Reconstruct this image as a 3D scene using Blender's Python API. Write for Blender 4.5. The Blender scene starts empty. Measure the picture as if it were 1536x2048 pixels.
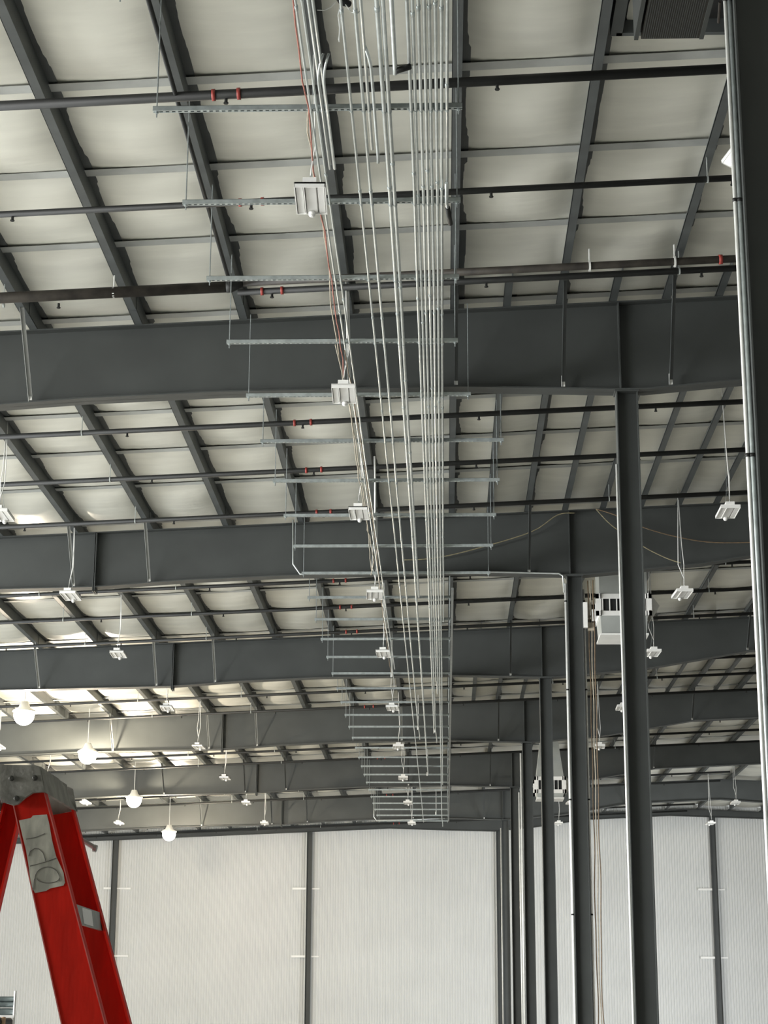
import bpy, math, random
from mathutils import Vector, Matrix
random.seed(7)
sc = bpy.context.scene
C = sc.collection

# ------------------------------------------------------------------ camera, light, exposure
EYE = 1.70                       # eye height above the slab; heights below are written from the eye and lifted at the end
FPX, VX, VY, ZX = 3750.0, 122.0, 1040.0, 57.0
yc = Vector((VX, -VY, -FPX)).normalized()
zc = Vector((ZX, FPX*FPX/VY, -FPX)); zc = (zc - yc*zc.dot(yc)).normalized()
xc = yc.cross(zc)
RW = Matrix((xc, yc, zc))        # camera -> world
cam = bpy.data.cameras.new('camera'); co = bpy.data.objects.new('camera', cam); C.objects.link(co)
co.matrix_world = RW.to_4x4()
cam.sensor_fit = 'VERTICAL'; cam.sensor_height = 24.0; cam.lens = 24.0*FPX/2048.0
cam.clip_start = 0.05; cam.clip_end = 400
sc.camera = co
def at(px, py, Y=None, Z=None, X=None):
    d = RW @ Vector((px-768.0, 1024.0-py, -FPX))
    k = Y/d[1] if Y is not None else (Z/d[2] if Z is not None else X/d[0])
    return d*k

sc.view_settings.view_transform = 'Standard'; sc.view_settings.look = 'None'
sc.view_settings.gamma = 1.0; sc.view_settings.use_curve_mapping = False
sc.view_settings.exposure = 0.0
w = bpy.data.worlds.new('world'); sc.world = w; w.use_nodes = True
bg = w.node_tree.nodes['Background']
bg.inputs[0].default_value = (0.93, 0.98, 1.0, 1); bg.inputs[1].default_value = 1.0

def area(name, loc, target, sx, sy, energy, col):
    l = bpy.data.lights.new(name, 'AREA'); l.shape = 'RECTANGLE'; l.size = sx; l.size_y = sy
    l.energy = energy; l.color = col
    o = bpy.data.objects.new(name, l); C.objects.link(o); o.location = loc
    o.rotation_euler = (Vector(target)-Vector(loc)).to_track_quat('-Z', 'Y').to_euler()
    return o
# unseen area lights added low at both sides to fill the hall
area('added_fill_light', (-28, 34, 1.0), (0, 50, 0.5), 32, 4.4, 7000, (0.95, 0.98, 1.0))
ad = area('added_fill_light', (-24, 8, 2.2), (-15.5, 12, -2.4), 20, 5.0, 8000, (0.98, 0.985, 0.97)); ad.data.spread = math.radians(110)  # added so the floor bounce brightens the near ceiling and ladder
ar = area('added_fill_light', (16.8, 57, 0.6), (3, 75, 0.8), 14, 4.0, 1500, (0.95, 0.98, 1.0)); ar.data.spread = math.radians(100)  # added to brighten the right part of the end wall

# ------------------------------------------------------------------ materials
def mat(name, col, rough=0.5, metal=0.0, var=0.08, scale=6.0, emit=None, estr=0.0, bump=0.0, stretch=None, spec=0.5):
    m = bpy.data.materials.new(name); m.use_nodes = True
    nt = m.node_tree; b = nt.nodes['Principled BSDF']
    tc = nt.nodes.new('ShaderNodeTexCoord'); n = nt.nodes.new('ShaderNodeTexNoise')
    n.inputs['Scale'].default_value = scale; n.inputs['Detail'].default_value = 4
    src = tc.outputs['Object']
    if stretch:
        mp = nt.nodes.new('ShaderNodeMapping'); mp.inputs['Scale'].default_value = stretch
        nt.links.new(src, mp.inputs[0]); src = mp.outputs[0]
    nt.links.new(src, n.inputs['Vector'])
    r = nt.nodes.new('ShaderNodeValToRGB')
    c0 = [max(0, c*(1-var)) for c in col]; c1 = [min(1, c*(1+var)) for c in col]
    r.color_ramp.elements[0].position = 0.35; r.color_ramp.elements[1].position = 0.65
    r.color_ramp.elements[0].color = (*c0, 1); r.color_ramp.elements[1].color = (*c1, 1)
    nt.links.new(n.outputs[0], r.inputs[0]); nt.links.new(r.outputs[0], b.inputs['Base Color'])
    b.inputs['Roughness'].default_value = rough; b.inputs['Metallic'].default_value = metal
    b.inputs['Specular IOR Level'].default_value = spec
    if bump:
        bp = nt.nodes.new('ShaderNodeBump'); bp.inputs['Strength'].default_value = bump; bp.inputs['Distance'].default_value = 0.02
        nt.links.new(n.outputs[0], bp.inputs['Height']); nt.links.new(bp.outputs[0], b.inputs['Normal'])
    if emit:
        b.inputs['Emission Color'].default_value = (*emit, 1); b.inputs['Emission Strength'].default_value = estr
    return m
M = dict(
    steel=mat('grey_primed_steel', (0.050, 0.055, 0.053), 0.55, 0, 0.10, 1.3),
    purlin=mat('grey_painted_purlin_steel', (0.080, 0.088, 0.088), 0.5, 0, 0.14, 2.5),
    insul=mat('white_vinyl_insulation', (0.74, 0.735, 0.66), 0.33, 0, 0.05, 1.2, bump=0.6, stretch=(.7, 3.2, 1)),
    seam=mat('grey_band_steel', (0.43, 0.445, 0.43), 0.45, 0, 0.10, 3),
    galv=mat('galvanised_steel', (0.47, 0.52, 0.52), 0.38, 0.55, 0.12, 14),
    rod=mat('zinc_threaded_rod', (0.30, 0.33, 0.33), 0.5, 0.4, 0.1, 30),
    emt=mat('zinc_conduit', (0.62, 0.66, 0.65), 0.30, 0.6, 0.08, 10),
    emtw=mat('bright_conduit', (0.86, 0.87, 0.84), 0.32, 0.25, 0.05, 10),
    black=mat('black_iron_pipe', (0.009, 0.010, 0.009), 0.6, 0, 0.3, 4),
    main=mat('rust_dusted_iron_pipe', (0.035, 0.030, 0.024), 0.6, 0, 0.4, 7),
    redc=mat('red_coupling_paint', (0.32, 0.045, 0.035), 0.5, 0, 0.15, 20),
    white=mat('white_enamel', (0.88, 0.88, 0.85), 0.35, 0, 0.03, 5),
    lens=mat('frosted_lens', (0.72, 0.72, 0.70), 0.35, 0, 0.04, 5),
    wall=mat('white_wall_panel', (0.63, 0.64, 0.625), 0.45, 0, 0.03, 0.6),
    floor=mat('grey_concrete', (0.48, 0.475, 0.455), 0.6, 0, 0.12, 0.8),
    outer=mat('bare_wall_panel', (0.14, 0.14, 0.135), 0.6, 0, 0.05, 0.8),
    red=mat('red_fibreglass', (0.62, 0.014, 0.004), 0.5, 0, 0.10, 9, bump=0.05, stretch=(6, 6, 1), spec=0.25),
    rededge=mat('pink_edge_highlight', (0.60, 0.14, 0.12), 0.5, 0, 0.15, 30),  # pink paints the highlight along the lit rail flange edges
    cap=mat('scuffed_grey_plastic', (0.23, 0.225, 0.195), 0.65, 0, 0.22, 22, bump=0.3),
    alu=mat('dull_aluminium', (0.36, 0.38, 0.36), 0.4, 0.4, 0.15, 20),
    rivet=mat('dark_rivet', (0.07, 0.07, 0.06), 0.5, 0.3, 0.2, 30),
    sticker=mat('worn_paper_sticker', (0.50, 0.49, 0.41), 0.7, 0, 0.30, 38, stretch=(1, 1, 0.35)),
    ink=mat('faded_ink', (0.17, 0.16, 0.14), 0.7, 0, 0.2, 40),
    beige=mat('beige_cable_jacket', (0.42, 0.38, 0.30), 0.5, 0, 0.15, 20),
    brown=mat('brown_cable_jacket', (0.18, 0.125, 0.075), 0.5, 0, 0.2, 20),
    redcab=mat('red_cable_jacket', (0.36, 0.13, 0.10), 0.5, 0, 0.2, 20),
    yellow=mat('dusty_yellow_rope', (0.25, 0.22, 0.13), 0.7, 0, 0.2, 20),
    dull=mat('dull_grey_trough', (0.20, 0.212, 0.205), 0.5, 0, 0.1, 4),
    duct=mat('galvanised_duct', (0.40, 0.42, 0.40), 0.45, 0.2, 0.08, 2),
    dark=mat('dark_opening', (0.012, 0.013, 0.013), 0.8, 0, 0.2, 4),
    darkbox=mat('dark_unit_casing', (0.035, 0.033, 0.028), 0.6, 0, 0.2, 40),
    lit=mat('lit_lamp_lens', (0.9, 0.9, 0.85), 0.4, 0, 0, 5, emit=(1.0, 0.93, 0.80), estr=16.0),
    panel=mat('glowing_panel_lens', (0.9, 0.9, 0.85), 0.4, 0, 0, 5, emit=(1.0, 0.97, 0.90), estr=1.6),
    bluegrey=mat('blue_grey_tube', (0.30, 0.36, 0.37), 0.4, 0.2, 0.1, 10),
    tan=mat('tan_strap', (0.50, 0.33, 0.20), 0.6, 0, 0.2, 14),
)

# ------------------------------------------------------------------ mesh helpers
class MB:
    def __init__(s): s.v = []; s.f = []; s.m = []; s.mats = []
    def mi(s, m):
        if m not in s.mats: s.mats.append(m)
        return s.mats.index(m)
    def add(s, vs, fs, m=0):
        n = len(s.v); s.v += [tuple(v) for v in vs]; s.f += [tuple(i+n for i in f) for f in fs]; s.m += [m]*len(fs); return s
    def hexa(s, p, m=0):   # 8 points: bottom loop 0-3, top loop 4-7
        return s.add(p, [(3,2,1,0),(4,5,6,7),(0,1,5,4),(1,2,6,5),(2,3,7,6),(3,0,4,7)], m)
    def box(s, x0, x1, y0, y1, z0, z1, m=0):
        return s.hexa([(x0,y0,z0),(x1,y0,z0),(x1,y1,z0),(x0,y1,z0),(x0,y0,z1),(x1,y0,z1),(x1,y1,z1),(x0,y1,z1)], m)
    def prism(s, poly, a, b, axis='y', m=0):   # polygon extruded along an axis
        n = len(poly)
        def P(u, v, t): return {'y': (u, t, v), 'x': (t, u, v), 'z': (u, v, t)}[axis]
        vs = [P(u, v, a) for u, v in poly] + [P(u, v, b) for u, v in poly]
        fs = [tuple(range(n)), tuple(range(2*n-1, n-1, -1))] + [(i, n+i, n+(i+1) % n, (i+1) % n) for i in range(n)]
        return s.add(vs, fs, m)
    def tube(s, pts, r, n=8, m=0):
        pts = [Vector(p) for p in pts]; vs = []; fs = []
        up = None
        for i, p in enumerate(pts):
            t = ((pts[i+1]-p).normalized() if i < len(pts)-1 else Vector((0,0,0))) + ((p-pts[i-1]).normalized() if i else Vector((0,0,0)))
            t = t.normalized() if t.length > 1e-6 else Vector((0,0,1))
            if up is None: up = Vector((0,0,1)) if abs(t.z) < .9 else Vector((0,1,0))
            a = t.cross(up)
            if a.length < 1e-4: up = Vector((1,0,0)); a = t.cross(up)
            a.normalize(); b = t.cross(a).normalized(); up = -b if b.dot(up) < 0 else b
            rr = r[i] if isinstance(r, (list, tuple)) else r
            for k in range(n):
                th = 2*math.pi*k/n; vs.append(p + a*math.cos(th)*rr + up*math.sin(th)*rr)
        for i in range(len(pts)-1):
            for k in range(n):
                fs.append((i*n+k, i*n+(k+1) % n, (i+1)*n+(k+1) % n, (i+1)*n+k))
        fs.append(tuple(range(n-1, -1, -1))); fs.append(tuple((len(pts)-1)*n+k for k in range(n)))
        return s.add(vs, fs, m)
    def strip(s, line, th, y0, y1, m=0):       # plate following an (x,z) polyline, thickness th upwards
        for (x0, z0), (x1, z1) in zip(line, line[1:]):
            s.hexa([(x0,y0,z0),(x1,y0,z1),(x1,y1,z1),(x0,y1,z0),(x0,y0,z0+th),(x1,y0,z1+th),(x1,y1,z1+th),(x0,y1,z0+th)], m)
        return s
    def build(s, name, mats, parent=None, origin=None, smooth=False):
        if origin is None:
            if parent is not None: origin = Vector((0,0,0))
            else:
                xs = [v[0] for v in s.v]; ys = [v[1] for v in s.v]; zs = [v[2] for v in s.v]
                origin = Vector(((min(xs)+max(xs))/2, (min(ys)+max(ys))/2, min(zs)))
        off = Vector(origin)
        if parent is not None and parent.get('_o'): off = Vector(parent['_o'])
        me = bpy.data.meshes.new(name); me.from_pydata([tuple(Vector(v)-off) for v in s.v], [], s.f)
        if not isinstance(mats, (list, tuple)): mats = [mats]
        for m in mats: me.materials.append(m)
        if len(mats) > 1: me.polygons.foreach_set('material_index', s.m)
        me.update()
        import bmesh
        bm = bmesh.new(); bm.from_mesh(me); bmesh.ops.recalc_face_normals(bm, faces=bm.faces); bm.to_mesh(me); bm.free()
        if smooth:
            for p in me.polygons: p.use_smooth = len(p.vertices) == 4
        o = bpy.data.objects.new(name, me); C.objects.link(o)
        if parent is not None: o.parent = parent
        else: o.location = off
        if parent is None or True:
            o['_o'] = tuple(off)
        return o
LABELS = {}
def tag(o, label, cat, group=None):
    o['label'] = label; o['category'] = cat
    if group: o['group'] = group
    LABELS.setdefault(label, []).append(o.name)
    return o
def thing(name, loc, label, cat, group=None):
    o = bpy.data.objects.new(name, None); C.objects.link(o); o.location = loc; o['_o'] = tuple(loc); o.empty_display_size = 0.2
    return tag(o, label, cat, group)
def struct(o): o['kind'] = 'structure'; return o
ORD = ['first','second','third','fourth','fifth','sixth','seventh','eighth','ninth','tenth','eleventh','twelfth','thirteenth','fourteenth','fifteenth','sixteenth','seventeenth','eighteenth','nineteenth','twentieth','twenty-first','twenty-second','twenty-third','twenty-fourth','twenty-fifth','twenty-sixth','twenty-seventh','twenty-eighth','twenty-ninth','thirtieth','thirty-first','thirty-second','thirty-third','thirty-fourth','thirty-fifth']

# ------------------------------------------------------------------ layout numbers (metres)
Y0, BAY, NF = 20.73, 9.14, 7
FY = [Y0 + BAY*k for k in range(NF)]          # seven frames in view, the last one stands on the end wall
RX = 9.7
def Zr(x): return 8.187 + 0.0437*(x if x < RX else 2*RX-x)
PX0, PS = 0.1845, 1.2423
COLX = 2.14
NEAR = ['nearest','second nearest','third','fourth','fifth','sixth','farthest']

# ------------------------------------------------------------------ shell
XL, XR, YF, YB = -29.0, 17.5, -3.0, FY[6] + 0.35
b = MB(); b.box(-30, 26, -12, YB+0.3, -EYE-0.2, -EYE); struct(b.build('floor', M['floor']))
# ceiling: insulation pillows between purlins and bands
bands = []
for j in range(-1, 7):
    for o_ in (0.15, 1.90, 3.65, 5.40, 7.15): bands.append(Y0 + BAY*(j-1) + o_)
bands = [y for y in bands if y > YF+1]
ylines = [YF] + bands + [YB]
kx0, kx1 = -14, 14
def sag(u, v, a): return -a*(math.sin(math.pi*u)**0.6)*(max(0, math.sin(math.pi*v))**0.6)
b = MB(); xs = []
NU = 7
for k in range(kx0, kx1):
    for i in range(NU): xs.append((PX0+PS*(k+i/NU), i/NU, k))
xs.append((PX0+PS*kx1, 0, kx1))
ysg = []
NV = 9
for j in range(len(ylines)-1):
    for i in range(NV): ysg.append((ylines[j]+(ylines[j+1]-ylines[j])*i/NV, i/NV, j))
ysg.append((ylines[-1], 0, len(ylines)))
rnd = {}
vs = []
for y, v, j in ysg:
    for x, u, k in xs:
        a = rnd.setdefault((j, k), 0.07+0.07*random.random()); skew = rnd.setdefault((j, k, 's'), 0.75+0.6*random.random())
        vv = v**skew
        vs.append((x, y, Zr(x)+0.225+sag(u, vv, a) if u > 0 and v > 0 else Zr(x)+0.225))
nx = len(xs)
fs = [(r*nx+c, r*nx+c+1, (r+1)*nx+c+1, (r+1)*nx+c) for r in range(len(ysg)-1) for c in range(nx-1)]
b.add(vs, fs)
roof_pts = [(XL, Zr(XL)+0.30), (RX, Zr(RX)+0.30), (XR+0.5, Zr(XR+0.5)+0.30)]
b.strip(roof_pts, 0.1, YF-9, YB)
o = struct(b.build('ceiling', M['insul'], smooth=True))
# end wall with vertical ribs
def endtop(x):
    pts = [(-17.5, 7.20), (-12.99, 7.364), (-7.77, 7.587), (-2.16, 7.829), (0.24, 7.755), (2.03, 7.714), (3.58, 7.874), (5.52, 8.172), (9.0, 8.34), (12.76, 8.216), (17.5, 8.0)]
    for (a, za), (c, zd) in zip(pts, pts[1:]):
        if x <= c: return za+(zd-za)*(x-a)/(c-a)
    return pts[-1][1]
b = MB(); YW = FY[6] + 0.16
prof = []
x = -29.5
while x < 17.5:
    prof += [(x, YW), (x+0.055, YW), (x+0.068, YW-0.018), (x+0.092, YW-0.018)]; x += 0.105
vs = []
for (px_, py_) in prof: vs.append((px_, py_, -EYE)); vs.append((px_, py_, Zr(px_)+0.2))
b.add(vs, [(2*i, 2*i+1, 2*i+3, 2*i+2) for i in range(len(prof)-1)])
b.box(-29.5, 17.5, YW+0.02, YW+0.12, -EYE, 7.2)
struct(b.build('wall_back', M['wall']))
b = MB(); b.box(17.5, 17.7, YF, YB, -EYE, Zr(17.5)); struct(b.build('wall_right', M['outer']))
b = MB(); b.box(-30, 17.5, YF-9.2, YF-9.0, -EYE, 8.2); struct(b.build('wall_front', M['outer']))
# unseen left outer wall, gap kept below to let world light in
b = MB(); b.box(-30.2, -30, -12, YB, 4.2, 7.4); struct(b.build('wall_left', M['outer']))

# ------------------------------------------------------------------ frames: rafters and columns
BOT = [(-17.5, 6.55), (-9.4, 6.92), (-5.72, 7.00), (-4.2, 7.11), (-2.6, 7.18), (0.2, 7.225), (2.0, 7.18), (2.35, 7.18), (3.4, 7.28), (4.24, 7.36), (6.45, 7.74), (RX, Zr(RX)-0.72), (17.5, Zr(17.5)-0.95)]
def zb(x, prof=BOT):
    for (a, za), (c, zd) in zip(prof, prof[1:]):
        if x <= c: return za+(zd-za)*(x-a)/(c-a)
    return prof[-1][1]
ENDB = [(x_, endtop(x_)) for x_ in (-17.5, -12.99, -7.77, -2.16, 0.24, 2.03, 3.58, 5.52, 9.0, 12.76, 17.5)]
framedesc = ['nearest to the camera, spanning the whole width', 'second nearest, carrying the draped yellow rope', 'third nearest, behind the white hanging air diffuser', 'fourth from the camera', 'fifth from the camera', 'sixth, just in front of the end wall']
def rafter(k, Y, label):
    last = (k == 6)
    bp = ENDB if last else BOT
    t = thing('rafter_beam', (0, Y, zb(0, bp)), label, 'beam', None)
    fw, tf = (0.10, 0.012) if last else (0.115, 0.016)
    top = [(-17.5, Zr(-17.5)), (RX, Zr(RX)), (17.5, Zr(17.5))]
    b = MB(); poly = [(x, z+tf) for x, z in bp] + [(x, z-tf) for x, z in reversed(top)]
    # web as quads between bottom and top
    n = 60
    xs_ = sorted(set([p[0] for p in bp] + [RX] + [-17.5+35.0*i/n for i in range(n+1)]))
    for xa, xb in zip(xs_, xs_[1:]):
        b.hexa([(xa, Y-.006, zb(xa, bp)), (xb, Y-.006, zb(xb, bp)), (xb, Y+.006, zb(xb, bp)), (xa, Y+.006, zb(xa, bp)), (xa, Y-.006, Zr(xa)-.002), (xb, Y-.006, Zr(xb)-.002), (xb, Y+.006, Zr(xb)-.002), (xa, Y+.006, Zr(xa)-.002)])
    b.build('web', M['steel'], t)
    b = MB(); b.strip(bp, tf, Y-fw, Y+fw); b.build('bottom_flange', M['steel'], t)
    b = MB(); b.strip([(x, z-tf-0.002) for x, z in top], tf, Y-fw, Y+fw); b.build('top_flange', M['steel'], t)
    if not last:
        for xsp in (-5.72,):
            for s_ in (-0.022, 0.006):
                b = MB(); b.box(xsp+s_, xsp+s_+0.016, Y-0.13, Y+0.13, zb(xsp)-0.07, Zr(xsp)-.02); b.build('splice_plate', M['steel'], t)
        for xs2 in (2.07,):
            b = MB(); b.box(xs2-.008, xs2+.008, Y-0.105, Y-.006, zb(xs2)+tf, Zr(xs2)-tf); b.build('stiffener', M['steel'], t)
    return t
for k in range(6): rafter(k, FY[k], 'deep dark grey steel rafter beam, ' + framedesc[k])
rafter(6, FY[6], 'shallow dark grey steel rafter beam along the top of the white end wall')
rafter(-1, Y0-BAY, 'deep dark grey rafter beam overhead, on top of the column at the right edge')

coldesc = {-1: 'dark grey steel column at the right edge with a white conduit strapped to it',
 0: 'tall dark grey steel column under the nearest rafter, in front of the white diffuser',
 1: 'dark grey steel column flanked by two bright conduits and brown cables',
 2: 'dark grey steel column in front of the far white air diffuser',
 3: 'slim dark grey column fourth in the row, left of the one before the far diffuser',
 4: 'slim dark grey column fifth in the row, seen through the gap of the conduits',
 5: 'slim dark grey column sixth in the row, beside the end wall column'}
def hcol(b, X, Y, z0, z1, d=0.25, wf=0.2, t=0.012):
    b.box(X-d/2, X-d/2+t, Y-wf/2, Y+wf/2, z0, z1); b.box(X+d/2-t, X+d/2, Y-wf/2, Y+wf/2, z0, z1)
    b.box(X-d/2+t, X+d/2-t, Y-.005, Y+.005, z0, z1)
for k in range(-1, 6):
    Y = Y0+BAY*k; t = thing('column', (COLX, Y, -EYE), coldesc[k], 'column')
    b = MB(); hcol(b, COLX, Y, -EYE+0.02, zb(COLX)-0.02, 0.27 if k == -1 else 0.25, 0.2); b.build('shaft', M['steel'], t)
    b = MB(); b.box(COLX-.14, COLX+.14, Y-.11, Y+.11, zb(COLX)-0.02, zb(COLX)-0.001); b.build('cap_plate', M['steel'], t)
    b = MB(); b.box(COLX-.18, COLX+.18, Y-.15, Y+.15, -EYE, -EYE+0.02); b.build('base_plate', M['steel'], t)
for i, (X, lab) in enumerate([(-13.15, 'dark end wall column farthest left, beside the red ladder'), (-5.37, 'dark end wall column in the middle of the white wall'), (2.17, 'dark end wall column hard left of the interior column row'), (10.66, 'dark end wall column at the right of the white wall')]):
    t = thing('wall_column', (X, FY[6], -EYE), lab, 'column')
    b = MB(); hcol(b, X, FY[6]+.02, -EYE, endtop(X), 0.22 if i in (0, 3) else 0.2, 0.2); b.build('shaft', M['steel'], t)
    if i != 2:
        for z in (5.46, 2.84):
            L = 0.55
            b = MB(); b.box(X-.11-(0.30 if i == 0 else L), X-.11, FY[6]-.02, FY[6]+.05, z-.04, z+.04); b.build('girt_bracket', M['white'], t)  # white puts the lamp's side light into the bracket colour
            b = MB(); b.box(X+.11, X+.11+(L if i == 0 else 0.3), FY[6]-.02+.08, FY[6]+.13, z-.03, z+.03); b.build('girt_bracket', M['white'], t)

# ------------------------------------------------------------------ purlins
def purlin_mb(X, ya, yb, face):
    b = MB(); z = Zr(X); t = .006; h = .215; wf = .085; x0 = X
    # web on the outer side, flanges reaching towards the lit side
    s = 1 if face > 0 else -1
    def bx(xa, xb, za, zb_): b.box(min(xa, xb), max(xa, xb), ya, yb, za, zb_)
    bx(x0, x0+t*s, z+.002, z+h); bx(x0, x0-wf*s, z+.002, z+.002+t); bx(x0-wf*s, x0-wf*s+t*s, z+.002, z+.024); bx(x0, x0+wf*s, z+h-t, z+h)
    return b
baydesc = ['in the nearest roof bay', 'behind the nearest rafter', 'behind the second rafter', 'behind the third rafter', 'behind the fourth rafter', 'behind the fifth rafter', 'in the last bay before the wall']
purl = []
for j in range(0, 7):
    ya, yb = Y0+BAY*(j-1), Y0+BAY*j
    if j == 0: ya = Y0-BAY-2.5
    xl = at(0, 1100, Y=yb)[0]-1.0; xr = at(1536, 1100, Y=yb)[0]+0.8
    ks = []
    k = -14
    while k <= 13:
        X = PX0+PS*k
        if xl < X < xr and abs(X-RX) > .3: ks.append(k)
        k += 0.5 if (j in (1, 3) and k >= 0) else 1
    for i, k in enumerate(ks):
        X = PX0+PS*k
        t = purlin_mb(X, ya+.0, yb+.0, 1 if X > 0 or True else -1).build('purlin', M['purlin'])
        side = '%s from the left' % ORD[i]
        if i == 0: side = 'leftmost'
        if i == len(ks)-1: side = 'rightmost'
        tag(t, 'grey steel roof purlin %s, %s' % (baydesc[j], side), 'purlin', 'roof purlins running away from the camera')
        # lap piece over the rafter and clip, as sub meshes of the purlin
        b = MB(); z = Zr(X); b.box(X+.008, X+.014, yb-.55, yb+(.35 if j < 6 else 0.0), z+.01, z+.205); b.box(X-.075, X+.010, yb-.55, yb-.1, z-.002, z+.004)
        b.build('lap_splice', M['purlin'], t, )
        purl.append((j, k, t))
# lap splice children are built in world space relative to the purlin origin
# stubs of the doubled purlins crossing the nearest rafter
for n_, k in enumerate((0.5, 1.5, 2.5)):
    X = PX0+PS*k
    t = purlin_mb(X, Y0-0.95, Y0-.0, 1).build('purlin_stub', M['purlin'])
    tag(t, 'short purlin stub end over the nearest rafter, %s of three from the left' % ORD[n_], 'purlin', 'purlin stubs on the nearest rafter')
# bands
for i, y in enumerate([y for y in bands if y > 11]):
    b = MB()
    xl = max(-17, at(0, 1100, Y=y)[0]-2); xr = min(17, at(1536, 1100, Y=y)[0]+2)
    line = [(xl, Zr(xl)+.185)] + ([(RX, Zr(RX)+.185)] if xr > RX else []) + [(xr, Zr(xr)+.185)]
    b.strip(line, .003, y-.085, y+.055); b.strip(line, .030, y+.053, y+.057)
    o = b.build('insulation_band', M['seam'])
    jj = int((y-(Y0-BAY))//BAY); nn = round((y-(Y0+BAY*(jj-1))-0.15)/1.75)
    tag(o, 'thin grey band under the insulation %s, %s going back' % (baydesc[min(max(jj, 0), 6)], ORD[min(nn, 4)]) , 'band', 'bands across the ceiling insulation')

# ------------------------------------------------------------------ flange braces
def brace(k, kk, label, tab=False):
    X = PX0+PS*kk; Y = FY[k]; z1 = Zr(X)+.01; z0 = zb(X)+.03
    p0 = Vector((X-.02, Y-.80, z1)); p1 = Vector((X-.02, Y-.10, z0))
    t = thing('flange_brace', p1, label, 'brace', 'diagonal flange braces of the rafters')
    d = (p1-p0).normalized(); s = Vector((1, 0, 0)); u = d.cross(s).normalized()
    b = MB()
    for (a0, a1, b0, b1) in ((-.022, .022, 0, .004), (-.022, -.018, 0, .044)):
        b.hexa([p0+s*a0+u*b0, p0+s*a1+u*b0, p0+s*a1+u*b1, p0+s*a0+u*b1, p1+s*a0+u*b0, p1+s*a1+u*b0, p1+s*a1+u*b1, p1+s*a0+u*b1])
    b.build('angle_bar', M['seam'] if k in (0, 1, 2, 3) and kk < 0 else M['purlin'], t)
    b = MB(); b.box(X-.045, X-.003, Y-.135, Y-.125, z0-.01, z0+(.12 if tab else .035))
    b.build('end_tab', M['white'], t)
bl = {0: [(-4, 'left'), (-1, 'just left of the conduit run'), (0, 'just right of the conduit run'), (1, 'white-tipped, left of the tall column'), (2, 'white-tipped, right of the tall column')]}
for k in range(1, 6): bl[k] = [(-7, 'farthest left'), (-5, 'left, beside the splice'), (-4, 'right of the splice'), (-1, 'behind the conduit run'), (1, 'left of the column row'), (5, 'right of the column row')]
for k in bl:
    for kk, d_ in bl[k]: brace(k, kk, 'thin diagonal steel brace on the %s rafter, %s' % (NEAR[k], d_), tab=(k == 0 and kk > 0))

# ------------------------------------------------------------------ sprinkler pipes
pn = 0
offs = (-6.0, -3.80, -1.50)
for j in range(0, 7):
    for n_, of in enumerate(offs):
        Y = Y0+BAY*j+of
        xl = max(-16.5, at(0, 1000, Y=Y)[0]-1.2); xr = min(RX-.2, at(1536, 1000, Y=Y)[0]+1.2)
        dz = -.235; r = .036 if j < 2 else .034
        if j == 0: r = (.044, .032, .036)[n_]
        P = lambda x: Vector((x, Y, Zr(x)+dz))
        t = thing('sprinkler_pipe', P(0.0), 'black sprinkler branch pipe %s, %s of three' % (baydesc[j], ('nearest', 'middle', 'rearmost')[n_]), 'pipe', 'black sprinkler branch pipes')
        b = MB(); b.tube([P(-2.25 if (j == 0 and n_ == 2) else xl), P(xr)], r, 10); b.build('pipe', M['black'], t, smooth=True)
        x = -1.87
        heads = [x+2.36*i for i in range(-6, 7) if xl < x+2.45*i < xr]
        for hx in heads:
            b = MB(); b.tube([P(hx)-Vector((0,0,r*.7)), P(hx)-Vector((0,0,r+.035))], .014, 6); b.tube([P(hx)-Vector((0,0,r+.035)), P(hx)-Vector((0,0,r+.045))], .022, 8)
            b.build('sprinkler_head', M['black'], t)
        for cx_ in (-1.98, -1.76):
            if j < 3 or n_ == 2:
                b = MB(); b.tube([P(cx_-.016), P(cx_+.016)], r+.009, 10); b.build('red_coupling', M['redc'], t, smooth=True)
        if True:
            for hx in [PX0+PS*q-.06 for q in (-6, -4, 2, 4)]:
                if xl < hx < xr:
                    b = MB(); b.tube([P(hx)+Vector((0, 0, -r-.008)), P(hx)+Vector((0, 0, -dz))], .006, 6); b.tube([P(hx-.008), P(hx+.008)], r+.006, 10); b.build('pipe_hanger', M['emt'], t)
# the thick main
Y = Y0-1.60; P = lambda x: Vector((x, Y-.04 if x < -2.3 else Y, Zr(x)-(.22 if x < -2.3 else .165)))
t = thing('sprinkler_main', P(0), 'thick rust-dusted sprinkler main pipe crossing in front of the nearest rafter', 'pipe')
b = MB(); b.tube([P(-7.5), P(-2.31)], .062, 14); b.tube([P(-2.25), P(5.5)], .042, 14); b.build('pipe', M['main'], t, smooth=True)
b = MB(); b.tube([P(-2.36), P(-2.31), P(-2.20)], [.066, .066, .046], 14); b.build('reducer', M['black'], t, smooth=True)
for hx in (3.05,):
    b = MB(); b.tube([P(hx-.02), P(hx+.02)], .054, 12); b.build('red_coupling', M['redc'], t, smooth=True)
for hx in (-3.6, 1.62, 2.55):
    b = MB(); b.tube([P(hx)+Vector((0,0,-.05)), P(hx)+Vector((0,0,.2))], .009, 6); b.tube([P(hx-.01), P(hx+.01)], .062, 12); b.build('pipe_hanger', M['emtw'], t)
# thin black line running back beside the second purlin to the main
pa = at(288, -30, Z=7.86); pb = at(462, 574, Z=7.86)
b = MB(); b.tube([pa, pb], .021, 8); tag(b.build('feed_pipe', M['black'], smooth=True), 'thin black pipe running back along the second purlin to the thick main', 'pipe')

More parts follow.
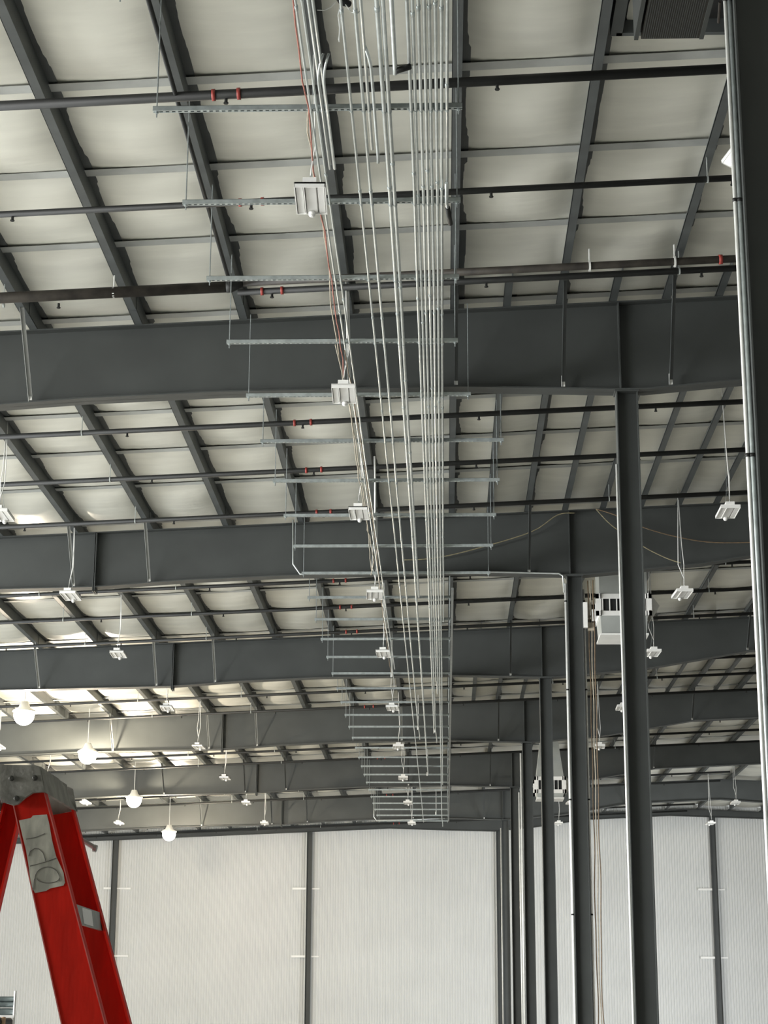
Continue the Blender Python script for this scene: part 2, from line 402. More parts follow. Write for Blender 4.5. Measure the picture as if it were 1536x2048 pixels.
# ------------------------------------------------------------------ trapeze hangers
HS = 7.10; SY0, SDY = 13.526, 1.748
YS = [SY0+SDY*i for i in range(-1, 31)]
conds = []   # filled first so straps can be placed
def Yat(py, z=7.05): return at(880, py, Z=z)[1]
RC = .0135
CX = dict(L1=-1.035, L2=-.985, L3=-.94, L4=-.905, A1=-.712, A2=-.613, A3=-.569, B1=-.450, B2=-.410, B3=-.37,
          C1=-.2366, C2=-.2000, C3=-.1580, C4=-.118, C5=-.0782, C6=-.0350, C7=.005, C8=.048)
spec = [  # key, radius, py of the far end, label
 ('L1', .010, 1360, 'thin conduit on the far left of the overhead run, ending before the fourth rafter'),
 ('L2', .010, 1340, 'thin conduit second from the left in the overhead run, ending by the fourth rafter'),
 ('L3', .012, 330, 'conduit third from the left in the run, stopping short behind the front light panel'),
 ('L4', .012, 338, 'conduit fourth from the left in the run, stopping at the front light panel'),
 ('A1', .011, 1645, 'single conduit crossing the open gap of the run, continuing to the farthest hanger'),
 ('A2', .013, 1458, 'conduit right of the lone one in the gap, ending near the fifth rafter'),
 ('A3', .013, 300, 'short conduit ending in a small elbow beneath the nearest hangers'),
 ('B1', .017, 1550, 'thick conduit, left of the thick pair, reaching the sixth rafter'),
 ('B2', .017, 1195, 'thick conduit, right of the thick pair, ending behind the second rafter'),
 ('C1', .0135, 1467, 'conduit at the left edge of the tight bank of eight'),
 ('C2', .0135, 1465, 'conduit second from the left in the tight bank of eight'),
 ('C3', .0135, 1362, 'conduit third from the left in the tight bank of eight'),
 ('C4', .0135, 1382, 'conduit fourth from the left in the tight bank of eight'),
 ('C5', .0135, 1640, 'conduit fifth from the left in the tight bank, continuing farthest back'),
 ('C6', .0135, 1570, 'conduit sixth from the left in the tight bank of eight'),
 ('C7', .0135, 1245, 'conduit seventh from the left in the tight bank, ending behind the third rafter'),
 ('C8', .0135, 400, 'rightmost conduit of the tight bank, ending in a black cap'),
]
ZC = HS-.022
YA = 9.0
for key, r, pe, lab in spec:
    X = CX[key]; ye = Yat(pe)
    t = thing('conduit', (X, YA, ZC-.03), 'grey ' + lab, 'conduit', 'long conduits of the overhead run')
    z = ZC-r
    pts = [(X, YA, z), (X, ye, z)]
    kick = None
    if key in ('A2', 'C2', 'C3', 'C5'):
        kick = [(X, ye-.15, z), (X+.01, ye+.0, z), (X+.03, ye+.25, z-.12), (X+.03, ye+.7, z-.16)]
    b = MB(); n_ = max(2, int((ye-YA)/3.05)+1)
    wob = [(X+random.uniform(-.0035, .0035), YA+(ye-YA)*i/n_, z+random.uniform(-.003, .003)) for i in range(n_+1)]
    b.tube(wob, r, 10)
    if kick: b.tube(kick, r, 8)
    b.build('tube', M['emt'], t, smooth=True)
    for i in range(1, n_):
        if wob[i][1] < 52:
            b = MB(); p = Vector(wob[i]); b.tube([p-Vector((0,.03,0)), p+Vector((0,.03,0))], r+.0035, 10); b.build('coupling', M['galv'], t, smooth=True)
    conds.append((X, ye, r))
hl = [(-2.30, .17)]*4 + [(-2.27, .33)] + [(-2.27, .76)]*5 + [(-2.3, .15)]*22
for i, y in enumerate(YS):
    a, c = hl[max(0, i-1)] if i else (-2.3, .17)
    w_ = 'above the picture edge' if i == 0 else ('%s from the camera' % ORD[i-1])
    t = thing('trapeze_hanger', ((a+c)/2, y, HS-.02), 'grey strut on two threaded rods under the conduits, ' + w_, 'hanger', 'trapeze hangers carrying the conduits')
    b = MB(); b.box(a, c, y-.0205, y+.0205, HS+.018, HS+.0205); b.box(a, c, y-.0205, y-.018, HS-.0205, HS+.0205); b.box(a, c, y+.018, y+.0205, HS-.0205, HS+.0205)
    b.box(a, c, y-.018, y-.010, HS-.0205, HS-.016); b.box(a, c, y+.010, y+.018, HS-.0205, HS-.016)
    if i < 12:
        x = a+.03
        while x < c-.05: b.box(x, x+.022, y-.010, y+.010, HS-.0205, HS-.018); x += .050
    b.build('strut', M['galv'], t)
    for xx in (a+.03, c-.03):
        b = MB(); b.tube([(xx, y, HS-.07), (xx, y, Zr(xx)+.02)], .0055, 6); b.build('threaded_rod', M['rod'], t)
        b = MB(); b.tube([(xx, y, HS-.036), (xx, y, HS-.0215)], .014, 6); b.build('nut', M['galv'], t)
    if i < 14:
        for X, ye, r in conds:
            if ye > y and a < X < c:
                b = MB(); b.tube([(X, y-.012, ZC-r), (X, y+.012, ZC-r)], r+.003, 8); b.box(X-r-.008, X-r, y-.012, y+.012, ZC-.012, ZC+.01)
                b.build('conduit_strap', M['galv'], t)
# short bent stubs at the left cluster and black caps
def bent(name, pts, r, label, m='emt', cap=None, cat='conduit'):
    pts = [Vector(p) for p in pts]
    t = thing(name, pts[-1], label, cat)
    b = MB(); b.tube(pts, r, 10); b.build('tube', M[m], t, smooth=True)
    if cap:
        b = MB(); b.tube(cap[0], cap[1], 10); b.build('end_cap', M['black'], t, smooth=True)
    return t
def arc(pts, n=6):
    # rounded corner through three points
    a, b_, c = [Vector(p) for p in pts]
    return [a.lerp(b_, i/n).lerp(b_.lerp(c, i/n), i/n) for i in range(n+1)]
for i, (px_, pxe) in enumerate(((658, 669), (668, 676))):
    q0 = at(px_+2, 338, Z=7.0); q1 = Vector((q0[0], at(px_, 170, Z=7.0)[1], 7.0)); q2 = q1+Vector((.0, -.22, 0))
    bent('bent_conduit_stub', [q0, q1]+arc((q1, q2, q2+Vector((.05, -.05, .12)))), .010, 'short grey conduit stub with a curled end, %s of two above the front light' % ('left' if i == 0 else 'right'))
q = at(741, 118, Z=7.0); e = at(746, 312, Z=7.0)
bent('bent_conduit_stub', arc((q+Vector((-.05,-.05,.1)), q, q+Vector((0,.2,0))))+[Vector((q[0], e[1], 7.0)), Vector((q[0]+.0, e[1]+.05, 6.96))], .012, 'short grey conduit with a bright curved tip hanging under the nearest hangers')
q = at(790, 135, Z=7.0); d_ = Vector((q[0], YA, 7.0))
bent('capped_conduit', [d_, q, q+Vector((0, .05, -.03))], .017, 'fat grey conduit ending in an elbow with a black cap pointing right', cap=([q+Vector((.0, .02, -.02)), q+Vector((.115, .05, .035))], .024))
q = at(893, 405, Z=7.0)
bent('capped_conduit', [q+Vector((0, -.3, .045)), q, q+Vector((.01, .1, -.015))], .015, 'conduit elbow with a black bullet cap at the right of the bank', cap=([q+Vector((.01, .08, -.01)), q+Vector((.035, .36, -.04))], .022))
q = at(750, 1040, Z=7.03)
bent('upright_conduit', [q, q+Vector((0, 0, .55)), q+Vector((-.01, 0, .95))], .014, 'bright upright conduit standing above the run between the first two rafters', m='emtw')
# far end vertical bright conduits
for i, (x_, ya_, yb_) in enumerate(((835, 1385, 1460), (869, 1392, 1465), (854, 1498, 1552), (871, 1580, 1630), (782, 1275, 1355))):
    q = at(x_, yb_, Z=6.98); q2 = at(x_, ya_, Y=q[1])
    bent('upright_conduit', [Vector((q[0], q[1], 7.085)), Vector((q[0], q[1], 6.99)), Vector((q[0]+.02, q[1], 7.0)), Vector((q[0]+.02, q[1], 6.98+min(.85, (q2-q).length)))], .012, 'bright upright conduit far back in the run, ' + ['in the middle, by the fifth rafter', 'right of the middle, by the fifth rafter', 'in the middle, by the sixth rafter', 'farthest back of them all', 'leftmost, under the third rafter'][i], m='emtw')
# grey wireway at the right of the run
b = MB(); b.box(.135, .175, FY[1]+.2, Yat(1640), 7.0, 7.04); tag(b.build('wireway', M['dull']), 'long square grey wireway along the right edge of the far conduit run', 'wireway')
# conduit across the underside of the second rafter and down the column
Yb = FY[1]-.16
def P2(x, y): return at(x, y, Y=Yb)
t = thing('crossing_conduit', P2(588, 1045), 'conduit bending under the second rafter and running across to the column', 'conduit')
p = [P2(586, 1040), P2(586, 1128), P2(600, 1148), P2(985, 1144), P2(1118, 1147), P2(1126, 1152), P2(1128, 1185)]
b = MB(); b.tube(p, .014, 8); b.build('tube', M['emt'], t, smooth=True)
Yb = FY[5]-1.2
p = [at(x, y, Y=Yb) for x, y in ((748, 1588), (748, 1634), (753, 1641), (890, 1637))]
bent('crossing_conduit', p, .018, 'small far conduit bending from upright to level at the last hangers')
# vertical column conduits
def vconduit(X, Y, z0, z1, r, label, m='emtw', rings=()):
    t = thing('column_conduit', (X, Y, z0), label, 'conduit', None)
    b = MB(); b.tube([(X, Y, z0), (X, Y, (z0+z1)/2), (X, Y, z1)], r, 12); b.build('tube', M[m], t, smooth=True)
    for z in rings:
        b = MB(); b.tube([(X, Y, z-.012), (X, Y, z+.012)], r+.004, 12); b.build('strap_ring', M['black'], t, smooth=True)
    return t
Yn = Y0-BAY
def zring(py, X, Y): return at(1400, py, Y=Y)[2]
rg = [zring(v, 2, Yn) for v in (5, 405, 914)]
vconduit(COLX-.135-.048, Yn-.03, -EYE, 7.15, .0125, 'bright white conduit running down the left of the right edge column', rings=rg)
vconduit(COLX-.135-.018, Yn-.03, -EYE, 7.15, .0175, 'dull grey conduit between the white one and the right edge column', m='galv', rings=rg)
vconduit(COLX-.125-.014, Y0-.02, -EYE, 6.3, .013, 'white conduit along the left edge of the tall column under the nearest rafter')
rg = [zring(v, 2, FY[1]) for v in (1203, 1380, 1600, 1830)]
vconduit(COLX-.125-.022, FY[1]-.04, -EYE, 7.05, .021, 'bright conduit on the left side of the second column', rings=rg)
vconduit(COLX+.125+.022, FY[1]-.04, -EYE, 6.95, .018, 'bright conduit on the right side of the second column', rings=rg)
b = MB(); b.box(COLX+.125, COLX+.19, FY[1]-.16, FY[1]-.08, zring(1258, 2, FY[1]), zring(1208, 2, FY[1])); tag(b.build('switch_box', M['white']), 'small white electrical box on the right of the second column', 'electrical box')
b = MB(); b.box(COLX+.20, COLX+.30, FY[1]-.06, FY[1]-.0, zring(1262, 2, FY[1]), zring(1246, 2, FY[1])); tag(b.build('junction_box', M['beige']), 'small beige junction box among the brown cables by the second column', 'electrical box')
vconduit(COLX-.125-.04, FY[3]-.04, -EYE, 6.9, .025, 'bright conduit on the left side of the fourth column')
vconduit(COLX-.125-.10, FY[3]-.04, -EYE, 5.9, .020, 'second, shorter bright conduit beside the fourth column')
vconduit(COLX-.125-.03, FY[5]-.04, -EYE, 6.9, .022, 'thin bright conduit at the left of the last column in the row')
# brown cables down beside column two
for i, (dx, m_, ph) in enumerate(((.22, 'brown', 0), (.26, 'beige', 1.3), (.30, 'brown', 2.2))):
    pts = []
    z = -EYE
    while z < 7.1:
        lo = max(0, 1-(z+EYE)/6.0)
        pts.append((COLX+dx+.02*lo*math.sin(z*2.6+ph)+.006*math.sin(z*5+ph)-.03*lo, FY[1]-.03-.02*i, z)); z += .22
    b = MB(); b.tube(pts, .009, 6)
    tag(b.build('hanging_cable', M[m_], smooth=True), '%s cable dangling beside the second column, %s of three' % ('beige' if m_ == 'beige' else 'brown', ('nearest the conduit', 'middle one', 'outermost')[i]), 'cable')

# ------------------------------------------------------------------ cables along the run
def cable(pxs, z, r, m_, label, amp=.012, seed=0):
    rr = random.Random(seed); pts = []
    ctl = [at(x, y, Z=z) for x, y in pxs]
    for a_, c_ in zip(ctl, ctl[1:]):
        n_ = max(2, int((c_-a_).length/.35))
        for i in range(n_):
            p = a_.lerp(c_, i/n_); pts.append(p+Vector((rr.uniform(-amp, amp), 0, rr.uniform(-amp, amp))))
    pts.append(ctl[-1]); b = MB(); b.tube(pts, r, 6)
    return tag(b.build('loose_cable', M[m_], smooth=True), label, 'cable')
cable([(578, -60), (597, 100), (616, 217), (628, 345), (655, 500), (664, 560), (680, 690), (692, 775)], 7.07, .0065, 'redcab', 'red striped cable snaking along the left edge of the conduit run', .010, 1)
cable([(613, 217), (626, 345), (645, 440), (657, 540), (667, 640), (683, 735), (710, 880), (730, 1010), (743, 1140)], 7.09, .007, 'beige', 'beige cable sagging beside the red one, left of the conduits', .012, 2)
cable([(672, 690), (694, 790), (705, 860), (712, 920), (728, 1020), (748, 1120), (742, 1150)], 7.02, .007, 'beige', 'second beige cable, starting above the second light panel', .014, 3)
cable([(690, 700), (716, 850), (733, 960), (752, 1090), (757, 1150), (770, 1260), (782, 1345)], 7.0, .006, 'brown', 'brownish cable right of the beige ones, running on to the third rafter', .008, 4)
def drape(pxs, Y, label, r=.009, m_='yellow'):
    pts = [at(x, y, Y=Y) for x, y in pxs]
    sm = []
    for i in range(len(pts)-1):
        p0 = pts[max(i-1, 0)]; p1 = pts[i]; p2 = pts[i+1]; p3 = pts[min(i+2, len(pts)-1)]
        for k in range(5):
            t_ = k/5; sm.append(0.5*((2*p1)+(p2-p0)*t_+(2*p0-5*p1+4*p2-p3)*t_*t_+(3*p1-p0-3*p2+p3)*t_**3))
    sm.append(pts[-1]); b = MB(); b.tube(sm, r, 6)
    return tag(b.build('draped_rope', M[m_], smooth=True), label, 'rope')
Yd = FY[1]-.18
drape([(805, 1120), (870, 1116), (950, 1098), (1062, 1064), (1115, 1030), (1150, 1026)], Yd, 'dusty yellow rope hanging left across the second rafter')
drape([(1192, 1018), (1225, 1052), (1285, 1092), (1330, 1115), (1362, 1126)], Yd, 'dusty yellow rope slanting down to the right behind the tall column')
drape([(1192, 1018), (1230, 1030), (1290, 1056), (1360, 1075), (1430, 1085), (1530, 1084)], Yd-.05, 'brownish rope sagging right across the second rafter to the picture edge', m_='brown')
# junction with loose wires at the very top
q = at(688, 0, Z=7.16)
t = thing('junction_knot', q, 'dark taped wire knot with loose white wire tails at the top edge', 'wiring')
b = MB(); b.tube([q+Vector((-.05, -.06, 0)), q+Vector((-.01, .02, 0)), q+Vector((.04, .06, 0))], [.02, .034, .022], 8); b.build('tape_knot', M['black'], t)
for pxs in ([(681, 8), (676, 30), (679, 55), (678, 84)], [(683, 6), (681, 24), (680, 60), (677, 80)], [(672, 4), (662, 14), (648, 21), (634, 20)], [(690, 8), (702, 24), (714, 28), (722, 20)]):
    b = MB(); b.tube([at(x, y, Y=q[1]+.02) for x, y in pxs], .004, 5); b.build('wire_tail', M['emtw'], t)

# ------------------------------------------------------------------ light fixtures
def fixture_parts(t, lens='lens'):
    b = MB(); w2, l2 = .132, .270
    b.box(-w2, w2, -l2, l2, .0, .014); b.box(-w2, -w2+.008, -l2, l2, -.034, .014); b.box(w2-.008, w2, -l2, l2, -.034, .014)
    b.box(-w2, w2, -l2, -l2+.008, -.034, .014); b.box(-w2, w2, l2-.008, l2, -.034, .014)
    b.build('housing', M['white'], t)
    for xa, xb in ((-w2+.010, -.056), (-.044, .056), (.060, w2-.010)):
        b = MB(); b.prism([(xa, -.004), (xb, -.004), (xb-.006, -.024), (xa+.006, -.024)], -l2+.012, l2-.012, 'y'); b.build('lens', M[lens], t)
    b = MB(); b.box(-.054, -.046, -l2+.01, l2-.01, -.036, 0); b.build('divider_rib', M['white'], t)
    b = MB(); b.box(-.060, .055, -l2-.004, l2-.10, .014, .056); b.build('driver_box', M['white'], t)
    b = MB(); b.tube([(0, l2-.035, -.02), (0, l2-.035, -.058)], .028, 12); b.tube([(0, l2-.035, -.058), (0, l2-.035, -.074)], [.028, .014], 12); b.build('motion_sensor', M['white'], t, smooth=True)
    return t
LZ = 6.80
def clone(src, loc, rotz, label):
    r = src.copy(); C.objects.link(r); r.location = loc; r.rotation_euler = (0, 0, rotz); tag(r, label, 'light', src.get('group'))
    for ch in src.children:
        c = ch.copy(); C.objects.link(c); c.parent = r
    return r
proto = None
LYs = [14.55, 19.59, 24.54, 29.46, 34.35, 40.42, 46.17, 52.1, 57.95, 63.8]
rows = [(-1.11, 'beside the conduit run', range(0, 10)), (-6.06, 'in the row left of the conduit run', range(2, 10)), (3.86, 'in the row right of the columns', range(2, 10)),
        (-11.05, 'in the far left row above the ladder', range(6, 10)), (8.93, 'in the far right row', range(7, 10)), (13.4, 'at the right, low against the end wall', (9,))]
cordrnd = random.Random(5)
for X, desc, rg in rows:
    for n_, i in enumerate(rg):
        loc = Vector((X+cordrnd.uniform(-.03, .03), LYs[i], LZ))
        lab = 'white rectangular hanging light panel %s, %s' % (desc, 'nearest one' if n_ == 0 else '%s going back' % ORD[n_])
        rz = cordrnd.uniform(-.05, .05)
        if proto is None:
            proto = thing('hanging_light', (0, 0, 0), lab, 'light', 'rectangular hanging light panels')
            fixture_parts(proto); proto.location = loc; o = proto; o.rotation_euler = (0, 0, .03)
        else: o = clone(proto, loc, rz, lab)
        o['_own'] = 1
        H = Zr(X)-LZ
        b = MB(); a_ = cordrnd.uniform(-.06, .06)
        b.tube([(.0, -.2, .05), (.01, -.16, .2), (a_, -.06, .45), (a_*.6, .0, H*.6), (0, .0, H+.215)], .0065, 6)
        c = b.build('power_cord', M['white'], o, smooth=True)
        for s_ in (-1, 1):
            b = MB(); b.tube([(0.0, s_*.24, .05), (0, s_*.02, .30)], .0022, 4); c = b.build('hanging_wire', M['rod'], o)
        b = MB(); b.tube([(0, 0, .30), (0, 0, H+.215)], .0022, 4); b.build('hanging_wire', M['rod'], o)
# the glowing panel behind the near column conduits
q = at(1508, 285, Z=6.95)
o = thing('hanging_light', (0, 0, 0), 'glowing white panel half hidden behind the conduits at the right edge', 'light')
fixture_parts(o, 'panel'); o.location = q; o.rotation_euler = (-.5, .25, .45)
b = MB(); b.tube([(0, 0, .05), (0, -.3, .9), (0, -.6, 1.35)], .005, 6); b.build('power_cord', M['white'], o)
# lit round high-bay lamps on the left
litp = [(48, 1430), (175, 1510), (268, 1600), (338, 1668)]
for i, (x_, y_) in enumerate(litp):
    q = at(x_, y_, Z=6.75 if i < 3 else 6.45)
    t = thing('lit_lamp', q, 'glowing round high-bay lamp on the left, ' + ('nearest and highest', 'second, above the ladder cap', 'third, just right of the ladder top', 'farthest, low against the end wall')[i], 'light', 'lit round lamps in the left part of the hall')
    b = MB(); b.tube([q+Vector((0, 0, -.23*math.cos(math.pi*h/12)-.0)) for h in range(0, 8)], [max(.012, .23*math.sin(math.pi*h/12)) for h in range(0, 8)], 24); b.build('lens', M['lit'], t, smooth=True)
    b = MB(); b.tube([q+Vector((0,0,.07)), q+Vector((0,0,.10)), q+Vector((0,0,.17)), q+Vector((0,0,.3))], [.265, .25, .13, .08], 24); b.build('housing', M['white'], t, smooth=True)
    b = MB(); b.tube([q+Vector((0,0,.3)), q+Vector((0,0,Zr(q[0])-q[2]+.215))], .008, 6); b.build('cord', M['white'], t)
    l = bpy.data.lights.new('lamp_bulb', 'POINT'); l.energy = 1000; l.color = (1.0, .86, .66); l.shadow_soft_size = .1
    lo = bpy.data.objects.new('lamp_bulb', l); C.objects.link(lo); lo.location = q+Vector((0, 0, -.42))

# ------------------------------------------------------------------ air diffusers
def diffuser(q, W, H, D, ztop, zbot, label, wt):
    # q: centre of grille face
    t = thing('air_diffuser', (q[0], q[1], q[2]-H/2), label, 'air diffuser')
    x, y, z = q
    def frus(z0, w0, z1, w1, name, m):
        b = MB(); b.hexa([(x-w0, y-w0, z0), (x+w0, y-w0, z0), (x+w0, y+w0, z0), (x-w0, y+w0, z0), (x-w1, y-w1, z1), (x+w1, y-w1, z1), (x+w1, y+w1, z1), (x-w1, y+w1, z1)])
        return b.build(name, M[m], t)
    frus(z+H/2+.0, W*.86, ztop, wt, 'supply_duct', 'duct')
    # grille box with rim, dark inside and bars on each side
    b = MB(); w_ = W*.86
    for s_ in (-1, 1):
        b.box(x-W, x+W, y+s_*w_-(.02 if s_ < 0 else 0), y+s_*w_+(.02 if s_ > 0 else 0), z+H*.28, z+H/2); b.box(x-W, x+W, y+s_*w_-(.02 if s_ < 0 else 0), y+s_*w_+(.02 if s_ > 0 else 0), z-H/2, z-H*.28)
        for sx in (-1, 1): b.box(x+sx*(W-.05)-.05, x+sx*(W-.05)+.05, y+s_*w_-(.02 if s_ < 0 else 0), y+s_*w_+(.02 if s_ > 0 else 0), z-H/2, z+H/2)
        b.box(x+s_*w_-.01, x+s_*w_+.01, y-W, y+W, z+H*.28, z+H/2); b.box(x+s_*w_-.01, x+s_*w_+.01, y-W, y+W, z-H/2, z-H*.28)
    b.build('grille_frame', M['white'], t)
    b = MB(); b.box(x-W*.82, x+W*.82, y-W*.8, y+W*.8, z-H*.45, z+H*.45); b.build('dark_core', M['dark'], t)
    for i in range(-3, 4):
        b = MB(); b.box(x+i*W*.25-.009, x+i*W*.25+.009, y-w_-.012, y-w_+.01, z-H*.3, z+H*.3); b.build('vane', M['white'], t)
    for i in range(-3, 4):
        b = MB(); b.box(x+w_-.005, x+w_+.02, y+i*W*.25-.009, y+i*W*.25+.009, z-H*.3, z+H*.3); b.build('vane', M['white'], t)
    # side louvre wing
    b = MB(); b.prism([(x+W, z-H*.55), (x+W+.16, z+.02), (x+W+.02, z+H*.55), (x+W-.03, z+H*.4)], y-W*.5, y+W*.5); b.build('side_louvre', M['white'], t)
    frus(zbot, W*.80, z-H/2, W*.84, 'lower_box', 'duct')
    b = MB(); b.box(x-W*.86, x+W*.86, y-W*.86, y+W*.86, zbot-.03, zbot); b.build('bottom_lip', M['white'], t)
Yq = 33.3
q = at(1243, 1220, Y=Yq); diffuser(q, .50, at(1243, 1199, Y=Yq)[2]-at(1243, 1242, Y=Yq)[2], .5, Zr(3)+.1, at(1243, 1276, Y=Yq)[2], 'square white air diffuser with dark slots, half hidden behind the tall column', .42)
Yq = 52.7
q = at(1099, 1573, Y=Yq); diffuser(q, .44, at(1099, 1553, Y=Yq)[2]-at(1099, 1586, Y=Yq)[2], .5, at(1099, 1440, Y=Yq)[2], at(1099, 1598, Y=Yq)[2], 'white air diffuser on a long tapering duct, far back behind the third column', .17)
# dark roof unit at top right
z_ = 7.75
a = at(1282, 78, Z=z_); c = at(1398, 78, Z=z_)
t = thing('roof_unit', ((a[0]+c[0])/2, a[1], z_), 'dark meshed duct box hanging from a framed roof opening at the top right', 'duct')
b = MB(); b.box(a[0], c[0], a[1]-1.6, a[1], z_, z_+.5); b.build('duct_box', M['darkbox'], t)
for sx in (a[0]-.045, c[0]+.012):
    b = MB(); b.box(sx-.012, sx+.022, a[1]-1.6, a[1], z_-.01, z_+.5); b.build('edge_rail', M['steel'], t)
b = MB()
for i in range(26): b.box(a[0]+.01+i*(c[0]-a[0]-.02)/26, a[0]+.016+i*(c[0]-a[0]-.02)/26, a[1]-1.6, a[1]-.01, z_-.006, z_)
b.build('mesh_screen', M['steel'], t)
zf = Zr(1.8)+.06
f0 = at(1232, 66, Z=zf); f1 = at(1475, 52, Z=zf)
b = MB(); b.box(f0[0], f1[0]+.3, f0[1]-1.9, f0[1]-.02, zf+.10, zf+.13); b.build('opening_liner', M['dark'], t)
b = MB(); b.box(f0[0], f1[0]+.3, f0[1]-.05, f0[1], zf-.03, zf+.12); b.box(f0[0]-.05, f0[0]+.05, f0[1]-2, f0[1], zf-.03, zf+.12); b.build('opening_frame', M['purlin'], t)
b = MB(); b.tube([at(1440, 4, Z=zf), at(1437, 45, Z=zf)], .012, 6); b.build('small_pipe', M['main'], t)

# ------------------------------------------------------------------ red stepladder
YL = 4.0; LW = .345
t = thing('stepladder', (at(0, 1540, Y=YL)[0], YL+LW/2, -EYE), 'red fibreglass stepladder with a scuffed grey cap at the lower left', 'ladder')
def L2(x, y, Y=YL): return at(x, y, Y=Y)
def railpts():
    a0, a1 = L2(18, 1575), L2(84, 1562); b0, b1 = L2(122, 2048), L2(211, 2048)
    return a0, a1, b0, b1
a0, a1, b0, b1 = railpts()
def ext(p, q, z): k = (z-p[2])/(q[2]-p[2]); return p+(q-p)*k
f0_, f1_ = ext(a0, b0, -EYE), ext(a1, b1, -EYE)
def slab(b, pts, y0, y1):
    b.hexa([Vector((p[0], y0, p[2])) for p in pts]+[Vector((p[0], y1, p[2])) for p in pts])
fl = .028; th = .004
def channel(name, A0, A1, F0, F1, Yweb, s):
    """web at Yweb in the XZ plane, flanges go +s in Y"""
    b = MB(); slab(b, [A0, A1, F1, F0], Yweb, Yweb+th*s); o = b.build(name, M['red'], t)
    for (P0, Q0) in ((A0, F0), (A1, F1)):
        b = MB(); e = .005 if P0 is A0 else -.005
        slab(b, [P0, P0+Vector((e, 0, 0)), Q0+Vector((e, 0, 0)), Q0], Yweb+.0005*s, Yweb+fl*s)
        c = b.build('flange', M['red'], o)
        b = MB(); e2 = -.0012 if P0 is A0 else .0012
        slab(b, [P0+Vector((e2*0, 0, 0)), P0+Vector((e*.5, 0, 0)), Q0+Vector((e*.5, 0, 0)), Q0], Yweb-.0016*s, Yweb+.0004*s)
        c = b.build('edge_highlight', M['rededge'], o)  # strip coloured as the flange edge's highlight
    return o
r1 = channel('front_rail', a0, a1, f0_, f1_, YL, 1)
r2 = channel('front_rail', a0+(b0-a0)*.05, a1+(b1-a1)*.05, f0_, f1_, YL+LW, -1)
# rear rails
YF_ = YL+LW-.01
d0, d1 = L2(-6, 1680, YF_), L2(0, 1825, YF_)
g0 = ext(L2(13, 1600, YF_), d0, -EYE); g1 = ext(L2(37, 1666, YF_), d1, -EYE)
ztp = L2(0, 1572)[2]
cc0 = ext(L2(13, 1600, YF_), d0, ztp); cc1 = ext(L2(37, 1666, YF_), d1, ztp)
channel('rear_rail', cc0, cc1, g0, g1, YL+.010, 1)
channel('rear_rail', cc0, cc1, g0, g1, YL+LW-.010, -1)
# cap
cp = [(-75, 1533), (-60, 1529), (72, 1531), (80, 1535), (84, 1560), (90, 1584), (66, 1586), (52, 1595), (36, 1609), (26, 1611), (12, 1606), (4, 1596), (-8, 1588), (-30, 1590), (-52, 1596), (-76, 1592)]
P_ = [L2(x, y, YL-.012) for x, y in cp]
poly = [(p[0], p[2]) for p in P_]
b = MB(); b.prism(poly, YL-.018, YL-.006, 'y'); b.prism(poly, YL+LW+.004, YL+LW+.014, 'y')
zt = P_[1][2]; zz = P_[5][2]; xr_ = P_[5][0]; xt_ = P_[3][0]; xl_ = P_[0][0]-.006
b.box(xl_, xt_-.006, YL-.006, YL+LW-.03, zt-.014, zt-.002)
def apron(x_top, x_bot, sgn):
    ys_ = [(YL-.006, 0.0), (YL+LW*.55, 0.0), (YL+LW*.80, .010), (YL+LW+.000, .034), (YL+LW+.013, .05)]
    for (ya_, da), (yb_, db) in zip(ys_, ys_[1:]):
        b.hexa([(x_bot-.008*sgn, ya_, zz), (x_bot, ya_, zz), (x_bot, yb_, zz), (x_bot-.008*sgn, yb_, zz),
                (x_top-.008*sgn, ya_, zt-.002-da), (x_top, ya_, zt-.004-da), (x_top, yb_, zt-.004-db), (x_top-.008*sgn, yb_, zt-.002-db)])
apron(xt_, xr_, 1); apron(xl_, xl_, -1)
cap = b.build('top_cap', M['cap'], t)
for x, y in ((23, 1557), (70, 1556), (33, 1597)):
    p = L2(x, y, YL-.018); b = MB(); b.tube([p+Vector((0, .004, 0)), p+Vector((0, -.004, 0)), p+Vector((0, -.006, 0))], [.0062, .0058, .003], 12); b.build('rivet', M['rivet'], cap, smooth=True)
# steps, one foot apart
fdir = (b1-a1)/(b1[2]-a1[2])
zst = L2(152, 1806)[2]
n_ = 0
while zst > -EYE+.15:
    pf = a1+fdir*(zst-a1[2]); pb_ = a0+(b0-a0)/(b0[2]-a0[2])*(zst-a0[2])
    b = MB(); b.box(pb_[0]+.004, pf[0]-.002, YL+th, YL+LW-th, zst-.004, zst)
    b.hexa([(pf[0]-.004, YL+th, zst-.040), (pf[0]+.004, YL+th, zst-.040), (pf[0]+.004, YL+LW-th, zst-.040), (pf[0]-.004, YL+LW-th, zst-.040), (pf[0]-.008, YL+th, zst), (pf[0]-.002, YL+th, zst), (pf[0]-.002, YL+LW-th, zst), (pf[0]-.008, YL+LW-th, zst)])
    s_ = b.build('step', M['alu'], t)
    if n_ == 0:
        b = MB(); b.hexa([(pf[0]+.0040, YL+.10, zst-.037), (pf[0]+.0050, YL+.10, zst-.037), (pf[0]+.0050, YL+.21, zst-.037), (pf[0]+.0040, YL+.21, zst-.037), (pf[0]-.0018, YL+.10, zst-.003), (pf[0]-.0008, YL+.10, zst-.003), (pf[0]-.0008, YL+.21, zst-.003), (pf[0]-.0018, YL+.21, zst-.003)])
        b.build('step_sticker', M['white'], s_)
    zst -= .3048; n_ += 1
